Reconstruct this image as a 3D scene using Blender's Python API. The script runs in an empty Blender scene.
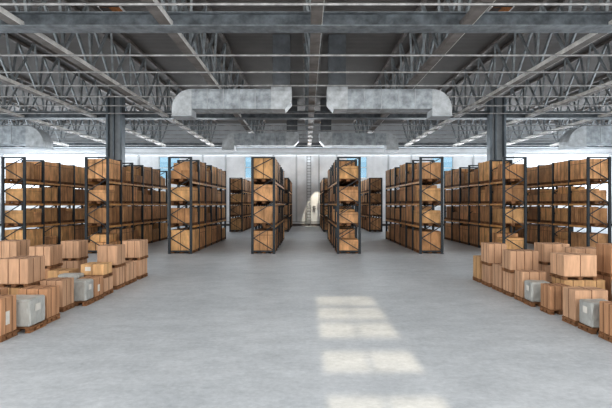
import bpy, bmesh, math, random
from mathutils import Vector, Matrix

R = random.Random(7)
C = bpy.context.scene.collection
SC = bpy.context.scene
PI = math.pi
EYE = 2.29            # camera height
H = EYE + 5.80        # underside of the steel frames
ROOF = EYE + 8.40     # underside of the roof deck
YB = 46.0             # back wall
XW = 33.0             # side walls
YF = -6.0             # wall behind the camera

# ------------------------------------------------------------------ materials
def mat(name, col, var=0.12, scale=3.0, rough=0.6, metal=0.0, bump=0.0, rnd=0.0, col2=None, stretch=(1, 1, 1), detail=6.0, spec=0.3):
    m = bpy.data.materials.new(name); m.use_nodes = True
    nt = m.node_tree; n = nt.nodes; l = nt.links
    b = n['Principled BSDF']
    b.inputs['Roughness'].default_value = rough
    b.inputs['Metallic'].default_value = metal
    b.inputs['Specular IOR Level'].default_value = spec
    tc = n.new('ShaderNodeTexCoord'); mp = n.new('ShaderNodeMapping'); mp.inputs['Scale'].default_value = stretch
    l.new(tc.outputs['Object'], mp.inputs['Vector'])
    no = n.new('ShaderNodeTexNoise'); no.inputs['Scale'].default_value = scale; no.inputs['Detail'].default_value = detail
    no.inputs['Roughness'].default_value = 0.62
    l.new(mp.outputs['Vector'], no.inputs['Vector'])
    r = n.new('ShaderNodeValToRGB')
    c2 = col2 or tuple(min(1, c * (1 + var)) for c in col)
    c1 = tuple(c * (1 - var) for c in col)
    r.color_ramp.elements[0].position = 0.34; r.color_ramp.elements[0].color = (*c1, 1)
    r.color_ramp.elements[1].position = 0.66; r.color_ramp.elements[1].color = (*c2, 1)
    l.new(no.outputs['Fac'], r.inputs['Fac'])
    out = r.outputs['Color']
    if rnd:
        oi = n.new('ShaderNodeObjectInfo'); mr = n.new('ShaderNodeMapRange')
        mr.inputs['To Min'].default_value = 1 - rnd; mr.inputs['To Max'].default_value = 1 + rnd
        l.new(oi.outputs['Random'], mr.inputs['Value'])
        hs = n.new('ShaderNodeHueSaturation'); l.new(mr.outputs['Result'], hs.inputs['Value']); l.new(out, hs.inputs['Color'])
        ad = n.new('ShaderNodeVectorMath'); ad.operation = 'ADD'
        cb = n.new('ShaderNodeCombineXYZ'); mu = n.new('ShaderNodeMath'); mu.operation = 'MULTIPLY'; mu.inputs[1].default_value = 37.0
        l.new(oi.outputs['Random'], mu.inputs[0]); l.new(mu.outputs[0], cb.inputs['X']); l.new(mu.outputs[0], cb.inputs['Z'])
        l.new(mp.outputs['Vector'], ad.inputs[0]); l.new(cb.outputs[0], ad.inputs[1]); l.new(ad.outputs[0], no.inputs['Vector'])
        out = hs.outputs['Color']
    l.new(out, b.inputs['Base Color'])
    if bump:
        bp = n.new('ShaderNodeBump'); bp.inputs['Strength'].default_value = bump; bp.inputs['Distance'].default_value = 0.05
        l.new(no.outputs['Fac'], bp.inputs['Height']); l.new(bp.outputs['Normal'], b.inputs['Normal'])
    return m

def ribbed(name, col, axis='Y', scale=2.0, depth=0.22, rough=0.6):
    """painted corrugated sheet: a wave along one axis darkens the valleys, noise soils it"""
    m = mat(name, col, 0.1, 0.6, rough)
    nt = m.node_tree; n = nt.nodes; l = nt.links; b = n['Principled BSDF']
    tc = n.new('ShaderNodeTexCoord'); w = n.new('ShaderNodeTexWave'); w.bands_direction = axis
    w.inputs['Scale'].default_value = scale
    l.new(tc.outputs['Object'], w.inputs['Vector'])
    bp = n.new('ShaderNodeBump'); bp.inputs['Strength'].default_value = depth; bp.inputs['Distance'].default_value = 0.06
    l.new(w.outputs['Fac'], bp.inputs['Height']); l.new(bp.outputs['Normal'], b.inputs['Normal'])
    return m

def glass(name, tint, gloss=0.06):
    m = bpy.data.materials.new(name); m.use_nodes = True
    nt = m.node_tree; n = nt.nodes; l = nt.links; n.remove(n['Principled BSDF'])
    t = n.new('ShaderNodeBsdfTransparent'); t.inputs['Color'].default_value = (*tint, 1)
    g = n.new('ShaderNodeBsdfGlossy'); g.inputs['Roughness'].default_value = 0.05
    mx = n.new('ShaderNodeMixShader'); mx.inputs['Fac'].default_value = gloss
    l.new(t.outputs[0], mx.inputs[1]); l.new(g.outputs[0], mx.inputs[2]); l.new(mx.outputs[0], n['Material Output'].inputs['Surface'])
    return m

def concrete():
    m = bpy.data.materials.new('concrete floor'); m.use_nodes = True
    nt = m.node_tree; n = nt.nodes; l = nt.links; b = n['Principled BSDF']
    tc = n.new('ShaderNodeTexCoord')
    def noise(scale, st, det=8, ro=0.6):
        mp = n.new('ShaderNodeMapping'); mp.inputs['Scale'].default_value = st
        no = n.new('ShaderNodeTexNoise'); no.inputs['Scale'].default_value = scale; no.inputs['Detail'].default_value = det; no.inputs['Roughness'].default_value = ro
        l.new(tc.outputs['Object'], mp.inputs['Vector']); l.new(mp.outputs['Vector'], no.inputs['Vector'])
        return no
    a = noise(0.22, (0.8, 1.0, 1)); c = noise(2.2, (0.7, 1.2, 1), 10, 0.72); d = noise(12.0, (0.9, 1.1, 1), 6, 0.75)
    def mix(x, y, f):
        mm = n.new('ShaderNodeMix'); mm.data_type = 'FLOAT'; mm.inputs[0].default_value = f
        l.new(x, mm.inputs[2]); l.new(y, mm.inputs[3]); return mm.outputs[0]
    v = mix(mix(a.outputs['Fac'], c.outputs['Fac'], 0.5), d.outputs['Fac'], 0.32)
    r = n.new('ShaderNodeValToRGB'); e = r.color_ramp.elements
    e[0].position = 0.38; e[0].color = (0.35, 0.382, 0.412, 1)
    e[1].position = 0.62; e[1].color = (0.60, 0.632, 0.665, 1)
    l.new(v, r.inputs['Fac']); l.new(r.outputs['Color'], b.inputs['Base Color'])
    rr = n.new('ShaderNodeMapRange'); rr.inputs['To Min'].default_value = 0.42; rr.inputs['To Max'].default_value = 0.66
    l.new(c.outputs['Fac'], rr.inputs['Value']); l.new(rr.outputs['Result'], b.inputs['Roughness'])
    b.inputs['Specular IOR Level'].default_value = 0.35
    bp = n.new('ShaderNodeBump'); bp.inputs['Strength'].default_value = 0.08; bp.inputs['Distance'].default_value = 0.02
    l.new(d.outputs['Fac'], bp.inputs['Height']); l.new(bp.outputs['Normal'], b.inputs['Normal'])
    return m

M = dict(
    floor=concrete(),
    deck=ribbed('roof deck', (0.185, 0.175, 0.17), 'Y', 1.6, 0.35),
    wall=ribbed('white panel wall', (0.74, 0.76, 0.78), 'X', 0.55, 0.12),
    cladding=ribbed('grey cladding', (0.50, 0.52, 0.54), 'X', 1.5, 0.3),
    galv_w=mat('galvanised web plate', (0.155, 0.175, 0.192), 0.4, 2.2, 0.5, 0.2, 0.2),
    galv=mat('galvanised steel', (0.25, 0.275, 0.295), 0.3, 2.6, 0.5, 0.25, 0.15),  # beam flanges, lightened in colour for light bounced off the floor
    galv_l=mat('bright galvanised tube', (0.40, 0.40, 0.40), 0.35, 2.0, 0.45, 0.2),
    chord=mat('weathered chord steel', (0.24, 0.222, 0.21), 0.25, 1.6, 0.55, 0.2),
    web=mat('strut steel', (0.30, 0.325, 0.34), 0.3, 2.0, 0.5, 0.3),
    col=mat('column steel', (0.17, 0.20, 0.225), 0.22, 1.2, 0.5, 0.2),
    colweb=mat('column web steel', (0.30, 0.325, 0.345), 0.2, 1.0, 0.5, 0.2),
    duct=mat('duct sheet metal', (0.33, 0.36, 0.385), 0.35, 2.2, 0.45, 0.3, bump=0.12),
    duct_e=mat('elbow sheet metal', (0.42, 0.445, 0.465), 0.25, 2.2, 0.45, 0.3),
    duct_d=mat('riser sheet metal', (0.17, 0.185, 0.20), 0.2, 1.6, 0.5, 0.2),  # darker duct copy: dimness under the roof put into its colour
    lip=mat('bright chord edge', (0.74, 0.73, 0.71), 0.25, 1.4, 0.45),  # lit look of centre-facing chord edges, painted as a pale colour
    duct_r=mat('duct seam', (0.36, 0.385, 0.41), 0.15, 2.0, 0.45, 0.4),
    rack=mat('slate rack paint', (0.033, 0.041, 0.048), 0.2, 4.0, 0.5),
    rackbeam=mat('orange rack beam', (0.64, 0.36, 0.14), 0.2, 3.0, 0.5),
    pallet=mat('pallet wood', (0.22, 0.115, 0.058), 0.35, 6.0, 0.8, rnd=0.2, stretch=(1, 1, 4)),
    carton=mat('carton board', (0.57, 0.335, 0.175), 0.34, 2.6, 0.75, rnd=0.24, stretch=(1.5, 1.5, 0.6)),
    carton_d=mat('dark carton board', (0.42, 0.235, 0.115), 0.34, 2.2, 0.75, rnd=0.22, stretch=(1.5, 1.5, 0.6)),
    carton_y=mat('yellow carton board', (0.64, 0.39, 0.19), 0.3, 2.6, 0.75, rnd=0.2, stretch=(1.5, 1.5, 0.6)),
    crate=mat('tan crate board', (0.50, 0.325, 0.215), 0.17, 3.0, 0.75, rnd=0.12, stretch=(3, 3, 0.4)),
    crate_o=mat('orange crate board', (0.43, 0.25, 0.145), 0.2, 3.0, 0.75, rnd=0.1, stretch=(3, 3, 0.4)),
    crate_y=mat('yellow crate board', (0.53, 0.34, 0.18), 0.2, 3.5, 0.75, rnd=0.1, stretch=(3, 3, 0.5)),
    seam=mat('dark strap', (0.17, 0.092, 0.052), 0.2, 4.0, 0.6),
    wrap=mat('plastic wrap', (0.40, 0.405, 0.39), 0.2, 5.0, 0.35, bump=0.5, rnd=0.08, stretch=(1, 1, 0.35), spec=0.5),
    paper=mat('pale paper', (0.62, 0.60, 0.56), 0.1, 4.0, 0.8),
    ladder=mat('ladder steel', (0.25, 0.26, 0.27), 0.1, 2.0, 0.5),
    dark=mat('dark trim', (0.085, 0.07, 0.065), 0.15, 1.0, 0.7),
    white=mat('white frame paint', (0.72, 0.72, 0.72), 0.05, 1.0, 0.5),
    hatch=mat('orange hatch lining', (0.42, 0.17, 0.05), 0.6, 5.0, 0.6),
    trim=mat('pale trim', (0.52, 0.54, 0.56), 0.06, 1.5, 0.5),
    pane_blue=glass('blue tinted pane', (0.46, 0.56, 0.61)),
    pane=glass('clear pane', (0.97, 0.98, 1.0)),
)

# ------------------------------------------------------------------ mesh building
class MB:
    def __init__(s): s.bm = bmesh.new(); s.mi = 0
    def _mark(s, faces):
        for f in faces: f.material_index = s.mi
    def box(s, x0, x1, y0, y1, z0, z1, bev=0.0):
        b = bmesh.new() if bev else s.bm
        v = [b.verts.new((x, y, z)) for z in (z0, z1) for y in (y0, y1) for x in (x0, x1)]
        fs = [b.faces.new([v[i] for i in q]) for q in ((0, 2, 3, 1), (4, 5, 7, 6), (0, 1, 5, 4), (2, 6, 7, 3), (0, 4, 6, 2), (1, 3, 7, 5))]
        if bev:
            bmesh.ops.bevel(b, geom=b.edges[:], offset=bev, segments=1, affect='EDGES')
            vm = {w: s.bm.verts.new(w.co) for w in b.verts}
            fs = [s.bm.faces.new([vm[w] for w in f.verts]) for f in b.faces]
            b.free()
        s._mark(fs); return s
    def bar(s, p, q, w, h, up=(0, 0, 1)):
        p, q = Vector(p), Vector(q); d = (q - p).normalized(); up = Vector(up)
        if abs(d.dot(up)) > 0.98: up = Vector((1, 0, 0))
        a = d.cross(up).normalized(); c = a.cross(d).normalized()
        v = [s.bm.verts.new(e + a * (i * w / 2) + c * (j * h / 2)) for e in (p, q) for i, j in ((-1, -1), (1, -1), (1, 1), (-1, 1))]
        fs = [s.bm.faces.new([v[i] for i in k]) for k in ((3, 2, 1, 0), (4, 5, 6, 7), (0, 1, 5, 4), (1, 2, 6, 5), (2, 3, 7, 6), (3, 0, 4, 7))]
        s._mark(fs); return s
    def sweep(s, pts, r, n=12, caps=True, dirs=None):
        """tube through pts with given ring normals"""
        pts = [Vector(p) for p in pts]; rings = []; ref = None
        for i, p in enumerate(pts):
            if dirs: d = Vector(dirs[i]).normalized()
            else: d = (pts[min(i + 1, len(pts) - 1)] - pts[max(i - 1, 0)]).normalized()
            if ref is None: ref = Vector((0, 1, 0)) if abs(d.y) < 0.9 else Vector((1, 0, 0))
            a = (ref - d * ref.dot(d)).normalized(); c = d.cross(a)
            rr = r[i] if isinstance(r, (list, tuple)) else r
            rings.append([s.bm.verts.new(p + (a * math.cos(t) + c * math.sin(t)) * rr) for t in (2 * PI * k / n for k in range(n))])
        fs = []
        for u, w in zip(rings, rings[1:]):
            for k in range(n): fs.append(s.bm.faces.new([u[k], u[(k + 1) % n], w[(k + 1) % n], w[k]]))
        for f in fs: f.smooth = n > 8
        if caps: fs += [s.bm.faces.new(rings[0][::-1]), s.bm.faces.new(rings[-1])]
        s._mark(fs); return s
    def hoop(s, ax, p, t, r, h, e):
        """strap over a box: an upside-down U of thickness e and width 2t lying across axis ax"""
        prof = [(-r - e, 0), (-r - e, h + e), (r + e, h + e), (r + e, 0), (r, 0), (r, h), (-r, h), (-r, 0)]
        P = lambda u, z, q: (q, u, z) if ax == 'x' else (u, q, z)
        a = [s.bm.verts.new(P(u, z, p - t)) for u, z in prof]; b = [s.bm.verts.new(P(u, z, p + t)) for u, z in prof]
        fs = [s.bm.faces.new([a[i], a[(i + 1) % 8], b[(i + 1) % 8], b[i]]) for i in range(8)]
        for v in (a, b):
            for q in ((0, 1, 6, 7), (1, 2, 5, 6), (2, 3, 4, 5)): fs.append(s.bm.faces.new([v[i] for i in q]))
        s._mark(fs); return s
    def build(s, name, mats, parent=None):
        bmesh.ops.recalc_face_normals(s.bm, faces=s.bm.faces[:])
        me = bpy.data.meshes.new(name); s.bm.to_mesh(me); s.bm.free()
        for m in (mats if isinstance(mats, (list, tuple)) else [mats]): me.materials.append(m)
        return link(name, me, parent)

def link(name, me, parent=None, loc=(0, 0, 0)):
    o = bpy.data.objects.new(name, me); C.objects.link(o); o.location = loc
    if parent: o.parent = parent
    return o
def tag(o, label=None, cat=None, group=None, kind=None):
    for k, v in (('label', label), ('category', cat), ('group', group), ('kind', kind)):
        if v: o[k] = v
        elif k in o: del o[k]
    return o
def empty(name, loc=(0, 0, 0)):
    o = bpy.data.objects.new(name, None); C.objects.link(o); o.location = loc; return o
def struct(name, mb, m, parent=None):
    o = mb.build(name, m, parent)
    if not parent: o['kind'] = 'structure'
    return o
def copy_tree(o, parent=None):
    c = o.copy(); C.objects.link(c)
    if parent: c.parent = parent
    for ch in o.children: copy_tree(ch, c)
    return c

# ------------------------------------------------------------------ room shell
struct('floor', MB().box(-XW - .3, XW + .3, YF - .3, YB + .3, -0.3, 0), M['floor'])
struct('ceiling', MB().box(-XW - .3, XW + .3, YF - .3, YB + .3, ROOF, ROOF + 0.3), M['deck'])

def wall_y(name, y0, y1, z0, z1, holes, m):
    """wall across the room at y0..y1 with rectangular holes (x0,x1,z0,z1)"""
    mb = MB(); xs = sorted({-XW - .3, XW + .3, *[h[0] for h in holes], *[h[1] for h in holes]})
    for a, b in zip(xs, xs[1:]):
        cut = sorted((h[2], h[3]) for h in holes if h[0] < (a + b) / 2 < h[1]); z = z0
        for c, d in cut:
            if c > z: mb.box(a, b, y0, y1, z, c)
            z = d
        if z < z1: mb.box(a, b, y0, y1, z, z1)
    return struct(name, mb, m)

back_w = [(-6.4, -4.2, 5.0, 7.25), (4.2, 6.4, 5.0, 7.25), (-15.4, -13.2, 4.9, 7.25), (13.2, 15.4, 4.9, 7.25),
          (-31.8, -21.8, 2.6, 7.75), (21.8, 31.8, 2.6, 7.75)]
wall_y('wall_back', YB, YB + .3, 0, 8.05, back_w, M['wall'])
struct('wall_back_upper', MB().box(-XW - .3, XW + .3, YB, YB + .3, 8.05, ROOF), M['cladding'])
front_w = [(0.20, 1.66, 5.70, 6.66), (0.20, 1.66, 6.92, 7.58), (0.20, 1.66, 7.82, 9.92)]
wall_y('wall_front', YF - .3, YF, 0, ROOF, front_w, M['wall'])
for s, nm in ((-1, 'left'), (1, 'right')):
    x0, x1 = (-XW - .3, -XW) if s < 0 else (XW, XW + .3)
    struct('wall_' + nm, MB().box(x0, x1, YF, YB, 0, ROOF), M['wall'])

def window(n, x0, x1, z0, z1, y, nx, nz, pane):
    fr = MB(); t = 0.05
    fr.box(x0, x0 + t, y, y + .1, z0, z1).box(x1 - t, x1, y, y + .1, z0, z1).box(x0 + t, x1 - t, y, y + .1, z0, z0 + t).box(x0 + t, x1 - t, y, y + .1, z1 - t, z1)
    for i in range(1, nx): x = x0 + (x1 - x0) * i / nx; fr.box(x - .022, x + .022, y, y + .1, z0 + t, z1 - t)
    for i in range(1, nz):
        z = z0 + (z1 - z0) * i / nz
        for k in range(nx):
            a = x0 + (x1 - x0) * k / nx + (t if k == 0 else .022); b = x0 + (x1 - x0) * (k + 1) / nx - (t if k == nx - 1 else .022)
            fr.box(a, b, y, y + .1, z - .03, z + .03)
    w = struct('window_%d' % n, fr, M['white'])
    MB().box(x0 + .01, x1 - .01, y + .045, y + .055, z0 + .01, z1 - .01).build('pane', pane, w)
for i, h in enumerate(back_w):
    window(i + 1, *h, YB + .1, 2 if i < 4 else 5, 2, M['pane_blue'] if i < 4 else M['pane'])
for i, h in enumerate(front_w):
    window(i + 7, *h, YF - .2, 2, 3 if i == 2 else 1, M['pane'])
struct('baseboard_back', MB().box(-XW, XW, YB - .05, YB, 0, 0.22), M['dark'])
struct('trim_1', MB().box(-XW, XW, YB - .12, YB, 7.42, 7.66), M['trim'])
struct('trim_2', MB().box(-XW, XW, YB - .04, YB, 0.40, 0.45), M['ladder'])
for i, x in enumerate((-10.8, -8.4, -3.4, -1.0, 3.2, 8.6, 11.0, 17.5, -17.5)):
    struct('trim_%d' % (i + 3), MB().box(x - .09, x + .09, YB - .06, YB, 0.45, 7.42), M['cladding'])

# ------------------------------------------------------------------ steel frames: main beams, columns
PITCH = 2.19
Y0 = 14.92
def main_beam(y, label):
    t = empty('steel_beam', (0, y, H))
    tag(t, label, 'beam', 'main steel beams across the hall', 'structure')
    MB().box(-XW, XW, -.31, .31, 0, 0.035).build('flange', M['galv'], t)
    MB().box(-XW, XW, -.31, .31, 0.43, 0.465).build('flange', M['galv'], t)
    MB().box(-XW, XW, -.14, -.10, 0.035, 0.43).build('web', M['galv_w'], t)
main_beam(14.62, 'nearest galvanised steel beam crossing the hall near the top of the picture')
main_beam(29.95, 'galvanised steel beam crossing the hall behind the two steel columns')
main_beam(45.30, 'farthest steel beam crossing the hall just above the back wall')

for s in (-1, 1):
    t = empty('steel_column', (12.65 * s, 29.2, 0))
    tag(t, 'tall dark steel column rising behind the %s racks' % ('left' if s < 0 else 'right'), 'column', 'steel columns', 'structure')
    MB().box(-.40, .40, .05, .11, 0.06, 9.4).build('web', M['colweb'], t)
    MB().box(-.53, -.40, -.25, .30, 0.06, 9.4, .01).build('flange', M['col'], t)
    MB().box(.40, .53, -.25, .30, 0.06, 9.4, .01).build('flange', M['col'], t)
    MB().box(-.13, -.05, -.12, .05, 0.06, 9.4).build('stiffener', M['col'], t)
    MB().box(-.65, .65, -.30, .30, 0, 0.06).build('base_plate', M['col'], t)

# ------------------------------------------------------------------ roof trusses running front to back
XC = 0.34
SP = 0.845 * 5.8
NODES = [Y0 + PITCH * n for n in range(-3, 14)]
YT0, YT1 = NODES[0] - PITCH / 2, NODES[-1] + PITCH / 2
ZB, ZT = H + 0.03, ROOF - 0.02
def strut_mesh(sgn):
    mb = MB()
    for dx in (-1, 1):
        mb.bar((dx * .04, 0, ZB + .06), (dx * .42, sgn * PITCH / 2, ZT - .08), 0.092, 0.092)
    o = mb.build('web_strut', M['web']); me = o.data; bpy.data.objects.remove(o); return me
SM = (strut_mesh(-1), strut_mesh(1))
ordn = ['first', 'second', 'third', 'fourth', 'fifth', 'sixth', 'seventh', 'eighth']
tproto = None
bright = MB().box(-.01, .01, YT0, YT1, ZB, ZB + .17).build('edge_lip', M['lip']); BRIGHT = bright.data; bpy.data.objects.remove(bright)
for k in range(-6, 7):
    lab = 'weathered steel roof truss along the centre line of the hall' if k == 0 else \
        'lattice roof truss running front to back, %s to the %s of the centre truss' % (ordn[abs(k) - 1], 'left' if k < 0 else 'right')
    if tproto is None:
        t = tproto = empty('roof_truss', (XC + k * SP, 0, 0))
        MB().box(-.17, .17, YT0, YT1, ZB, ZB + .11, .008).build('bottom_chord', M['chord'], t)
        for dx in (-.42, .42): MB().box(dx - .09, dx + .09, YT0, YT1, ZT - .16, ZT, .008).build('top_chord', M['chord'], t)
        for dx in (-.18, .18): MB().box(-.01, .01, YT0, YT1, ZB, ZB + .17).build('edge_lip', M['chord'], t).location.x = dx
        for y in NODES:
            for i in (0, 1): link('web_strut', SM[i], t, (0, y, 0))
    else:
        t = copy_tree(tproto); t.location.x = XC + k * SP
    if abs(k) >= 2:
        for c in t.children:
            if c.name.startswith('edge_lip') and c.location.x * k < 0: c.data = BRIGHT  # centre-facing lips swap to the painted-lit copy
    tag(t, lab, 'roof truss', 'roof trusses')

n = 0
for i in range(-2, 14):
    if i in (0, 7): continue
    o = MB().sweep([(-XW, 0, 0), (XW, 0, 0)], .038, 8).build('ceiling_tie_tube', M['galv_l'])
    o.location = (0, Y0 + PITCH * i, H - .02)
    where = 'before the near main beam' if i < 0 else 'behind the near main beam' if i < 7 else 'behind the column beam'
    kk = i + 3 if i < 0 else i if i < 7 else i - 7
    tag(o, 'pale tube crossing under the roof trusses, %s one %s' % (ordn[kk - 1], where), 'tube', 'tie tubes under the trusses')

# ------------------------------------------------------------------ ventilation ducts
def prism(pts, y0, y1):
    """extrude a polygon of (x, z) points along y"""
    mb = MB(); a = [mb.bm.verts.new((x, y0, z)) for x, z in pts]; b = [mb.bm.verts.new((x, y1, z)) for x, z in pts]; n = len(pts)
    mb.bm.faces.new(a); mb.bm.faces.new(b[::-1])
    for i in range(n): mb.bm.faces.new([a[i], b[i], b[(i + 1) % n], a[(i + 1) % n]])
    return mb
def duct(x_in, y, s, x_out, zb, h, d, label, riser=True, drop=.32):
    """rectangular duct: riser centred on x_in comes down from the roof, the run goes to x_out (s = +1 right), a radius elbow turns down"""
    t = empty('ventilation_duct', (x_in, y, 0)); tag(t, label, 'air duct', 'sheet metal air ducts under the roof')
    L = abs(x_out - x_in); rw = h * .44; x0 = 0
    if riser:
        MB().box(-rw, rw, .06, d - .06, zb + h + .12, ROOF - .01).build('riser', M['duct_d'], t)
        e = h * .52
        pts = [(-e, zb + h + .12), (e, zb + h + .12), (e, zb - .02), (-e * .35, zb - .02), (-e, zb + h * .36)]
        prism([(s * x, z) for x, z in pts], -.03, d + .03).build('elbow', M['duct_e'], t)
        x0 = e
    xc = L - h                                     # inner corner of the outlet elbow
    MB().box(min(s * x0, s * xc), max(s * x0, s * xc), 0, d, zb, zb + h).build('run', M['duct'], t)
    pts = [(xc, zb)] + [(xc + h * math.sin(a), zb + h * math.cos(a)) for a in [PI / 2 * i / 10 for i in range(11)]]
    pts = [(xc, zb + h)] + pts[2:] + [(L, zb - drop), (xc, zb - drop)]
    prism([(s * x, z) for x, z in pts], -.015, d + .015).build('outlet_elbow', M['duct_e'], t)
    m = max(3, int(L / 1.05))
    for i in range(1, m):
        x = x0 + (xc - x0) * i / m
        MB().box(s * x - .025, s * x + .025, -.022, d + .022, zb - .022, zb + h + .022).build('seam_flange', M['duct_r'], t)
    MB().box(min(s * (xc - .03), s * (L + .03)), max(s * (xc - .03), s * (L + .03)), -.04, d + .04, zb - drop - .05, zb - drop).build('outlet_rim', M['duct_r'], t)
    return t
ZD = EYE + 4.70
duct(-1.22, 21.7, -1, -6.62, ZD, .97, .95, 'large near sheet metal duct left of the centre truss, bending down at its left end')
duct(1.55, 21.7, 1, 7.2, ZD, .97, .95, 'large near sheet metal duct right of the centre truss, bending down at its right end')
duct(-1.12, 35.2, -1, -6.72, ZD, .97, .95, 'far sheet metal duct left of the centre truss, low above the back wall')
duct(1.6, 35.2, 1, 7.4, ZD, .97, .95, 'far sheet metal duct right of the centre truss, low above the back wall')
duct(-32.95, 31.0, 1, -18.5, EYE + 4.25, 1.25, 1.2, 'wide sheet metal duct coming in from the left wall', False, .2)
duct(32.95, 31.0, -1, 18.5, EYE + 4.25, 1.25, 1.2, 'wide sheet metal duct coming in from the right wall', False, .2)

# small lined hatches in the roof deck
for s in (-1, 1):
    t = empty('ceiling_hatch', (8.35 * s, 19.15, ROOF))
    tag(t, 'small white framed roof hatch with orange lining, %s of the centre truss' % ('left' if s < 0 else 'right'), 'hatch', 'roof hatches')
    MB().box(-.42, .42, -.46, .46, -.05, 0).build('lining', M['hatch'], t)
    for a in (-.46, .46): MB().box(a - .04, a + .04, -.5, .5, -.045, 0).build('frame_bar', M['white'], t)
    MB().box(-.42, .42, -.5, -.46, -.045, 0).build('frame_bar', M['dark'], t)
    MB().box(-.42, -.05, -.46, .2, -.075, -.05).build('cover', M['dark'], t)

# ------------------------------------------------------------------ back wall fittings
t = empty('wall_ladder', (0.30, YB - .2, 0)); tag(t, 'grey fixed steel ladder on the back wall at the end of the centre aisle', 'ladder')
for s in (-1, 1): MB().box(s * .2 - .03, s * .2 + .03, -.03, .03, 0, 7.3).build('rail', M['ladder'], t)
rg = MB().sweep([(-.17, 0, 0), (.17, 0, 0)], .028, 6).build('rung', M['ladder'], t); rg.location.z = .3
for i in range(1, 24): c = rg.copy(); C.objects.link(c); c.parent = t; c.location.z = .3 + i * .3
for z in (1.0, 3.2, 5.4, 7.1):
    for s in (-1, 1): MB().box(s * .2 - .02, s * .2 + .02, .03, .2, z - .03, z + .03).build('bracket', M['ladder'], t)
o = MB().sweep([(1.36, YB - .06, 2.3), (1.36, YB - .06, 7.4)], .04, 8).build('wall_conduit', M['ladder']); tag(o, 'thin grey conduit running down the back wall right of the ladder', 'pipe')
t = MB().box(.72, 1.0, YB - .14, YB, 1.75, 2.1, .01).build('wall_switch_box', M['dark']); tag(t, 'small dark switch box on the back wall right of the ladder', 'switch box')
MB().box(.76, .96, YB - .155, YB - .14, 1.79, 2.06).build('door', M['ladder'], t)

# ------------------------------------------------------------------ pallet racks
RW, BAY, NB = 1.10, 1.43, 6
LEV = [0.0, 1.28, 2.31, 3.34]
RTOP = 4.46
POST_W, POST_D = .11, .085
def mesh_of(o): me = o.data; bpy.data.objects.remove(o); return me
POST = mesh_of(MB().box(-POST_W / 2, POST_W / 2, -POST_D / 2, POST_D / 2, 0.0, RTOP, .006).box(-.06, .06, -.07, .07, 0, .015).build('post', M['rack']))
def brace_mesh():
    mb = MB(); x = RW / 2 - POST_W
    zs = [.18, .72, 1.26, 1.80, 2.34, 2.88, 3.42, 3.95, 4.40]
    for i in range(len(zs) - 1):
        a, b = (-x, x) if i % 2 else (x, -x)
        mb.bar((a, 0, zs[i]), (b, 0, zs[i + 1]), .035, .04, up=(0, 1, 0))
    for z in (.12, RTOP - .03): mb.box(-x, x, -.02, .02, z - .03, z + .03)
    return mesh_of(mb.build('upright_frame', M['rack']))
BRACE = brace_mesh()
BEAM = mesh_of(MB().box(-.028, .028, POST_D / 2, BAY - POST_D / 2, -.095, 0, .005).build('shelf_beam', M['rackbeam']))
def make_rack():
    t = empty('pallet_rack')
    for i in range(NB + 1):
        f = link('upright_frame', BRACE, t, (0, i * BAY, 0))
        for s in (-1, 1): link('post', POST, f, (s * (RW / 2 - POST_W / 2), 0, 0))
    for z in LEV[1:]:
        for i in range(NB):
            for s in (-1, 1): link('shelf_beam', BEAM, t, (s * (RW / 2 - .03), i * BAY, z))
    return t
proto = None
racks = []
RN = ['leftmost rack', 'second rack from the left', 'third rack from the left', 'rack left of centre aisle',
      'rack right of centre aisle', 'third rack from the right', 'second rack from the right', 'rightmost rack']
RX = [-13.45, -9.62, -5.79, -1.97, 1.97, 5.77, 9.60, 13.48]
YR1, YR2 = 20.25, 36.4
for i, x in enumerate(RX): racks.append((x, YR1, 'the ' + RN[i], False, range(NB)))
for i in (2, 3, 4, 5):
    racks.append((RX[i], YR2, 'the ' + ['outer left far rack', 'inner left far rack', 'inner right far rack', 'outer right far rack'][i - 2], True, range(NB) if i in (3, 4) else range(4)))
for x, y, nm, far, bays in racks:
    t = make_rack() if proto is None else copy_tree(proto)
    if proto is None: proto = t
    t.location = (x, y, 0)
    lab = 'dark steel pallet rack with orange beams, ' + nm[4:] if far is False else 'dark steel pallet rack, ' + nm[4:]
    tag(t, lab, 'pallet rack', 'pallet racks')

# pallets
def pallet_mesh(w, d, h):
    mb = MB(); n = 5
    for i in range(n):
        y = -d / 2 + d * (i + .5) / n; mb.box(-w / 2, w / 2, y - d / n * .4, y + d / n * .4, h * .78, h)
    for i in range(3):
        x = (-w / 2 + w * .09, 0, w / 2 - w * .09)[i]
        for y in (-d / 2 + d * .09, 0, d / 2 - d * .09): mb.box(x - w * .085, x + w * .085, y - d * .08, y + d * .08, h * .2, h * .66)
        mb.box(x - w * .085, x + w * .085, -d / 2, d / 2, h * .66, h * .78)
        mb.box(x - w * .085, x + w * .085, -d / 2, d / 2, 0, h * .2)
    return mb
PH = .13
PAL = mesh_of(pallet_mesh(1.04, 1.12, PH).build('wooden_pallet', M['pallet']))

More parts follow.
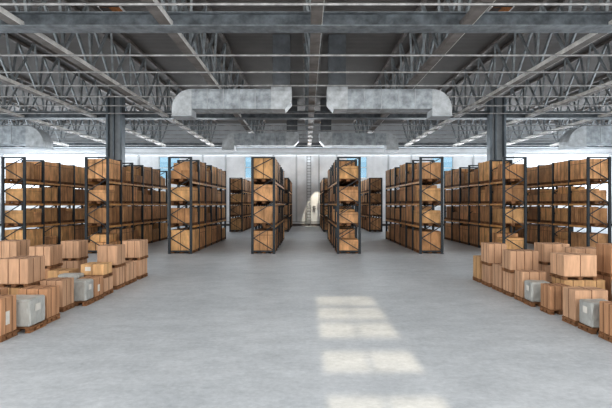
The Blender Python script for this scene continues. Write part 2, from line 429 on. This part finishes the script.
# cartons (strap bands are part of the board mesh)
def carton_mesh(w, d, h, m, bands=2, lid=False):
    w = min(w * 1.13, 1.09); mb = MB(); mb.box(-w / 2, w / 2, -d / 2, d / 2, 0, h, .008)
    e = .006; t = .014; mb.mi = 1
    for i in range(bands):
        p = -d / 2 + d * (i + 1) / (bands + 1); mb.box(-w / 2 - e, w / 2 + e, p - t, p + t, .01, h + e)
        p = -w / 2 + w * (i + 1) / (bands + 1); mb.box(p - t, p + t, -d / 2 - e, d / 2 + e, .01, h + e * .8)
    if lid: mb.box(-w / 2 - e, w / 2 + e, -d / 2 - e, d / 2 + e, h * .78, h * .80)
    mb.mi = 0
    return mesh_of(mb.build('cardboard_carton', [m, M['seam']]))
BIG = [(carton_mesh(w, d, h, M[m], b, ld), w, d, h) for w, d, h, m, b, ld in (
    (.96, 1.16, .77, 'carton', 1, False), (.92, 1.10, .70, 'carton_d', 2, False), (.98, 1.20, .75, 'carton', 0, True),
    (.90, 1.02, .66, 'carton_y', 1, False), (.96, 1.14, .76, 'carton', 3, False), (.94, 1.12, .62, 'carton_y', 0, True), (.90, .90, .73, 'carton_d', 1, True))]
TALL = [(carton_mesh(w, d, h, M[m], b, ld), w, d, h) for w, d, h, m, b, ld in (
    (.96, 1.22, .95, 'carton_y', 1, False), (.94, 1.16, .91, 'carton', 2, True), (.96, 1.22, .93, 'carton', 0, True), (.92, 1.18, .88, 'carton_d', 1, False), (.95, 1.20, .97, 'carton', 3, False))]
HALF = [(carton_mesh(w, d, h, M[m], b, ld), w, d, h) for w, d, h, m, b, ld in (
    (.90, .52, .75, 'carton', 1, False), (.88, .54, .58, 'carton_y', 0, True), (.90, .50, .68, 'carton_d', 2, False), (.84, .53, .50, 'carton', 0, True))]
LOW = [(carton_mesh(w, d, h, M[m], b, ld), w, d, h) for w, d, h, m, b, ld in (
    (.94, 1.10, .36, 'carton', 2, False), (.90, 1.04, .38, 'carton_d', 1, False), (.80, .80, .36, 'carton_y', 1, False), (.72, .92, .34, 'carton', 0, False))]
SHELF = ['floor level', 'second level', 'third level', 'top level']
BAYN = ['front bay', 'second bay back', 'third bay back', 'fourth bay back', 'fifth bay back', 'last bay']
n_carton = 0
for x, y, nm, far, bays in racks:
    short = nm[4:]
    for li, z in enumerate(LEV):
        for b in bays:
            yc = y + (b + .5) * BAY
            dx = R.uniform(-.03, .03)
            p = link('wooden_pallet', PAL, None, (x + dx * .5, yc + R.uniform(-.04, .04), z + .001))
            tag(p, 'wooden pallet, %s, %s, %s' % (SHELF[li], BAYN[b], short), 'pallet', 'pallets on ' + nm)
            zz = z + PH + .002
            r = R.random()
            if not far and r < (.5 if b == 0 else .10):
                for j, (sd, wd) in enumerate(((-1, 'nearer'), (1, 'farther'))):
                    me, w, d, h = R.choice(HALF)
                    o = link('cardboard_carton', me, None, (x + R.uniform(-.03, .03), yc + sd * .29, zz)); o.rotation_euler.z = R.uniform(-.015, .015)
                    tag(o, '%s small carton of two, %s, %s, %s' % (wd, SHELF[li], BAYN[b], short), 'carton', 'cartons on ' + nm); n_carton += 1
            elif not far and r > .90:
                zq = zz
                for j, wd in enumerate(('lower', 'upper')):
                    me, w, d, h = R.choice(LOW[:2] if j == 0 else LOW[2:])
                    o = link('cardboard_carton', me, None, (x + R.uniform(-.03, .03), yc + R.uniform(-.03, .03), zq)); o.rotation_euler.z = R.uniform(-.03, .03)
                    zq += h + .008
                    tag(o, '%s carton of two stacked, %s, %s, %s' % (wd, SHELF[li], BAYN[b], short), 'carton', 'cartons on ' + nm); n_carton += 1
            else:
                me, w, d, h = R.choice(TALL if li in (0, 3) and r < .85 else BIG)
                o = link('cardboard_carton', me, None, (x + dx, yc + R.uniform(-.02, .02), zz)); o.rotation_euler.z = R.uniform(-.02, .02)
                if R.random() < .5: o.rotation_euler.z += PI
                tag(o, 'brown carton on a pallet, %s, %s, %s' % (SHELF[li], BAYN[b], short), 'carton', 'cartons on ' + nm); n_carton += 1

# ------------------------------------------------------------------ goods standing on the floor either side of the aisle
def floor_pallet(w, d, h, loc, label, group):
    t = empty('wooden_pallet', loc); tag(t, label, 'pallet', group)
    n = 5; mb = MB()
    for i in range(n):
        y = -d / 2 + d * (i + .5) / n; mb.box(-w / 2, w / 2, y - d / n * .38, y + d / n * .38, h * .8, h)
    mb.build('deck_boards', M['pallet'], t)
    for i in range(3):
        x = (-w / 2 + .05, 0, w / 2 - .05)[i]; mb = MB()
        mb.box(x - .045, x + .045, -d / 2, d / 2, 0, h * .2).box(x - .045, x + .045, -d / 2, d / 2, h * .66, h * .8)
        for y in (-d / 2 + .06, 0, d / 2 - .06): mb.box(x - .045, x + .045, y - .05, y + .05, h * .2, h * .66)
        mb.build('runner', M['pallet'], t)
    return t

def crate(kind, x0, x1, y0, y1, z0, z1, label, group, rot=0.0, straps=2, paper=0):
    """one packed box: board body, straps, lid line; or a plastic wrapped load"""
    w, d, h = x1 - x0, y1 - y0, z1 - z0
    loc = ((x0 + x1) / 2, (y0 + y1) / 2, z0)
    if kind == 'wrap':
        mb = MB(); mb.box(-w / 2, w / 2, -d / 2, d / 2, 0, h, .03)
        bmesh.ops.subdivide_edges(mb.bm, edges=mb.bm.edges[:], cuts=3, use_grid_fill=True)
        rr = random.Random(label)
        for v in mb.bm.verts:
            if v.co.z > .02: v.co += Vector((rr.uniform(-1, 1), rr.uniform(-1, 1), rr.uniform(-1, .3))) * .009
        for f in mb.bm.faces: f.smooth = False
        o = mb.build('wrapped_load', M['wrap']); o.location = loc; o.rotation_euler.z = rot
        tag(o, label, 'wrapped load', group)
        s = 1 if loc[0] < 0 else -1
        MB().box(s * (w / 2 + .009), s * (w / 2 + .013), -d * .2, d * .12, h * .52, h * .78).build('paper_label', M['paper'], o)
        return o
    m = {'tan': M['crate'], 'orange': M['crate_o'], 'yellow': M['crate_y']}[kind]
    o = MB().box(-w / 2, w / 2, -d / 2, d / 2, 0, h, .008).build('packing_crate', m)
    o.location = loc; o.rotation_euler.z = rot; tag(o, label, 'crate', group)
    e, t = .005, .0065
    for i in range(straps):
        MB().hoop('x', -w / 2 + w * (i + .75) / (straps + .5), t, d / 2, h, e).build('strap', M['seam'], o)
    for i in range(min(straps, 2)):
        MB().hoop('y', -d / 2 + d * (i + .75) / (min(straps, 2) + .5), t, w / 2, h, e * .8).build('strap', M['seam'], o)
    if paper:
        sx = 1 if loc[0] < 0 else -1
        if paper == 1: MB().box(sx * (w / 2 + .004), sx * (w / 2 + .008), -d * .22, d * .02, h * .25, h * .62).build('paper_label', M['paper'], o)
        else: MB().box(-w * .30, -w * .06, -d / 2 - .008, -d / 2 - .004, h * .40, h * .78).build('paper_label', M['paper'], o)
    return o

FP = .10
# name of stack, kind, aisle-side x, width, y near, depth, base z, top z, label, pallet label
LEFT = [
 ('orange', 5.05, .62, 7.28, .40, 0, .71, 'orange-brown crate cut off by the left picture edge', 2),
 ('wrap', 4.90, .56, 7.80, .49, 0, .59, 'grey plastic-wrapped load beside the crate at the left picture edge', 0),
 ('orange', 4.94, .56, 8.40, .42, 0, .66, 'brown crate directly behind the near grey wrapped load, left row', 2),
 ('tan', 5.15, .49, 9.32, .45, 0, .66, 'tan crate between the two grey wrapped loads of the left row', 2),
 ('wrap', 4.94, .48, 9.87, .38, 0, .56, 'second grey plastic-wrapped load along the left aisle edge', 0),
 ('orange', 4.95, .40, 10.33, .42, 0, .54, 'small brown crate just past the second left wrapped load', 1),
 ('tan', 5.0, .60, 10.90, .50, 0, .44, 'tan lower crate of a two-crate stack, middle of the left row', 1),
 ('yellow', 5.02, .57, 10.91, .48, .442, .79, 'flat yellow crate on top of a tan crate, left row', 1),
 ('tan', 5.05, .50, 11.75, .50, 0, .58, 'tan crate at the base of the nearer tall stack, left row', 2),
 ('tan', 5.03, .54, 11.73, .52, .582, 1.17, 'tan upper crate of the nearer tall stack, left row', 1),
 ('tan', 5.05, .46, 12.40, .70, 0, .60, 'low tan crate between the two tall stacks of the left row', 2),
 ('tan', 5.05, .50, 13.35, .65, 0, .58, 'tan crate at the base of the farthest stack, left row', 2),
 ('tan', 5.03, .54, 13.33, .68, .582, 1.17, 'tan upper crate of the farthest stack, left row', 2),
 ('orange', 5.68, .55, 7.95, .45, 0, .70, 'orange crate at left edge seen above the nearest crate', 1),
 ('yellow', 5.67, .52, 8.97, .58, 0, .58, 'yellowish crate beneath the big strapped crate on the left', 2),
 ('tan', 5.66, .57, 8.95, .60, .582, 1.17, 'big pale strapped crate near the left picture edge', 2),
 ('wrap', 5.46, .50, 10.55, .30, 0, .60, 'grey wrapped load half hidden behind the left row crates', 0),
 ('yellow', 6.12, .55, 11.35, .50, 0, .56, 'low yellowish crate in the second left row behind the wrapped load', 1),
 ('orange', 6.76, .53, 11.60, .58, 0, .58, 'brown base crate under the dark-sided crate, second left row', 1),
 ('tan', 6.74, .55, 11.58, .60, .582, 1.17, 'tan upper crate with shaded side, second left row', 2),
 ('tan', 6.86, .50, 13.25, .55, 0, .58, 'tan base crate of the far second-row stack on the left', 2),
 ('tan', 6.84, .54, 13.23, .58, .582, 1.17, 'tan upper crate of the far second-row stack on the left', 2),
 ('tan', 8.70, .60, 13.20, .65, 0, .58, 'base crate of the stack farthest left by the racks', 2),
 ('tan', 8.68, .64, 13.18, .68, .582, 1.17, 'upper crate of the stack farthest left by the racks', 2),
 ('orange', 7.55, .52, 10.30, .55, 0, .58, 'brown base crate of the left-edge stack behind the big strapped crate', 1),
]
RIGHT = [
 ('orange', 5.05, .62, 7.22, .36, 0, .62, 'brown crate cut off by the right picture edge, nearest of its row', 2),
 ('wrap', 5.03, .46, 7.74, .38, 0, .55, 'grey plastic-wrapped load beside the crate at the right picture edge', 0),
 ('tan', 5.04, .62, 8.24, .40, 0, .67, 'tan crate behind the near grey wrapped load, right row', 1),
 ('orange', 5.05, .46, 9.10, .38, 0, .585, 'dark brown strapped crate between the grey wrapped loads, right row', 3),
 ('wrap', 5.03, .44, 9.80, .36, 0, .545, 'second grey plastic-wrapped load along the right aisle edge', 0),
 ('tan', 5.05, .56, 10.27, .38, 0, .70, 'tan crate just past the second right wrapped load', 2),
 ('tan', 5.05, .66, 10.84, .44, 0, .58, 'tan crate beneath the wide upper crate, right row', 3),
 ('tan', 5.03, .69, 10.82, .46, .582, 1.13, 'wide tan upper crate, middle of the right row', 3),
 ('tan', 5.05, .46, 11.40, .52, 0, .68, 'low tan crate between the two stacks of the right row', 2),
 ('tan', 5.05, .46, 12.12, .52, 0, .58, 'tan crate at the base of the farther stack, right row', 2),
 ('tan', 5.03, .49, 12.10, .55, .582, 1.19, 'tan upper crate of the farther stack, right row', 2),
 ('yellow', 5.05, .42, 12.80, .50, 0, .74, 'narrow yellow-brown crate at the far end of the right row', 1),
 ('yellow', 5.66, .90, 9.64, .50, 0, .62, 'wide yellowish crate beneath the big pale crate on the right', 3),
 ('tan', 5.64, .72, 9.62, .54, .622, 1.17, 'big pale crate standing on the yellowish crate, right side', 1),
 ('wrap', 6.62, .50, 9.10, .45, 0, .66, 'grey wrapped load at the right edge behind the front row', 0),
 ('tan', 6.68, .66, 12.30, .55, 0, .58, 'tan base crate of the far second-row stack on the right', 2),
 ('tan', 6.66, .70, 12.28, .58, .582, 1.17, 'tan upper crate of the far second-row stack on the right', 2),
 ('tan', 6.72, .80, 10.95, .60, 0, .58, 'wide base crate in the second right row', 2),
 ('tan', 6.70, .82, 10.93, .62, .582, 1.17, 'wide upper crate in the second right row, behind the big pale crate', 2),
 ('orange', 6.76, .58, 9.75, .48, 0, .66, 'base crate of the tall stack at the right picture edge', 1),
 ('orange', 6.74, .60, 9.73, .50, .662, 1.38, 'tall upper crate at the right picture edge', 1),
]
PAPER = {'orange-brown crate cut off by the left picture edge': 1, 'tan crate between the two grey wrapped loads of the left row': 2, 'flat yellow crate on top of a tan crate': 2, 'small brown crate just past the second left wrapped load': 1}
for side, rows in ((-1, LEFT), (1, RIGHT)):
    g = 'goods on the floor at the ' + ('left' if side < 0 else 'right')
    for kind, xa, w, y0, d, z0, z1, lab, st in rows:
        x0, x1 = (-xa - w, -xa) if side < 0 else (xa, xa + w)
        ph = FP if z0 == 0 else .07
        floor_pallet(w + .03, d + .02, ph, ((x0 + x1) / 2, y0 + d / 2, z0 + (.001 if z0 == 0 else .008)), 'pallet under the ' + lab, 'pallets under ' + g)
        crate(kind, x0, x1, y0, y0 + d, z0 + ph + .002 + (.008 if z0 else .0), z1, lab, g, 0, st, PAPER.get(lab.split(',')[0], 0))

# ------------------------------------------------------------------ light
def area(name, loc, rot, sx, sy, e, col=(1, 1, 1)):
    l = bpy.data.lights.new(name, 'AREA'); l.shape = 'RECTANGLE'; l.size = sx; l.size_y = sy; l.energy = e; l.color = col
    o = bpy.data.objects.new(name, l); C.objects.link(o); o.location = loc; o.rotation_euler = rot; return o
area('skylight_glow', (0, 8.5, H - .25), (0, 0, 0), 50, 27, 1650, (1.0, 0.985, 0.96))  # added fill hung under the trusses; the roof has no skylight
area('front_daylight', (0, YF + .4, 4.6), (PI / 2, 0, 0), 44, 7, 3700, (1.0, 0.97, 0.93))  # added unseen fill behind the camera, far wider than the front windows
for s in (-1, 1):
    area('side_daylight', (s * (XW - .3), 22, 5.0), (0, s * (PI / 2 + .22), 0), 6, 44, 5000, (0.95, 0.98, 1.0))  # added fill along each side wall, which has no windows
area('back_window_daylight', (0, YB - .3, 6.3), (-PI / 2 - .3, 0, 0), 60, 2.4, 3600, (0.93, 0.97, 1.0))  # added unseen strip lamp, boosts window light onto the far roof
area('back_wall_wash', (0, YB - 5, 7.6), (math.radians(38), 0, 0), 56, 1.2, 330, (0.97, 0.985, 1.0))  # added unseen lamp that brightens the back wall
sun = bpy.data.lights.new('sun', 'SUN'); sun.energy = 3.5; sun.angle = 0.011; sun.color = (1.0, 0.80, 0.52)
so = bpy.data.objects.new('sun', sun); C.objects.link(so); so.rotation_euler = (PI / 2 - math.radians(30), 0, 0); so.location = (0, -20, 20)

sp = bpy.data.lights.new('wall_spot', 'SPOT'); sp.energy = 2600; sp.spot_size = math.radians(22); sp.spot_blend = 0.25; sp.color = (1.0, 0.9, 0.72); sp.shadow_soft_size = 0.05  # added unseen spot, imitates a sun patch low on the back wall
po = bpy.data.objects.new('wall_spot', sp); C.objects.link(po); po.location = (1.75, 43.4, 7.9)
po.rotation_euler = (Vector((1.0, YB, 0.9)) - po.location).to_track_quat('-Z', 'Y').to_euler()
w = bpy.data.worlds.new('sky'); SC.world = w; w.use_nodes = True
bg = w.node_tree.nodes['Background']; bg.inputs['Color'].default_value = (0.86, 0.94, 1.0, 1); bg.inputs['Strength'].default_value = 2.0

# ------------------------------------------------------------------ camera
cam = bpy.data.cameras.new('camera'); cam.sensor_width = 36; cam.lens = 36 * 440 / 612; cam.clip_end = 300
co = bpy.data.objects.new('camera', cam); C.objects.link(co); co.location = (0, 0, EYE); co.rotation_euler = (PI / 2, 0, 0)
SC.camera = co
SC.view_settings.view_transform = 'Standard'
SC.view_settings.look = 'None'
SC.view_settings.exposure = 0.32
SC.view_settings.gamma = 0.84
SC.cycles.use_denoising = True
SC.cycles.max_bounces = 8
SC.cycles.diffuse_bounces = 5
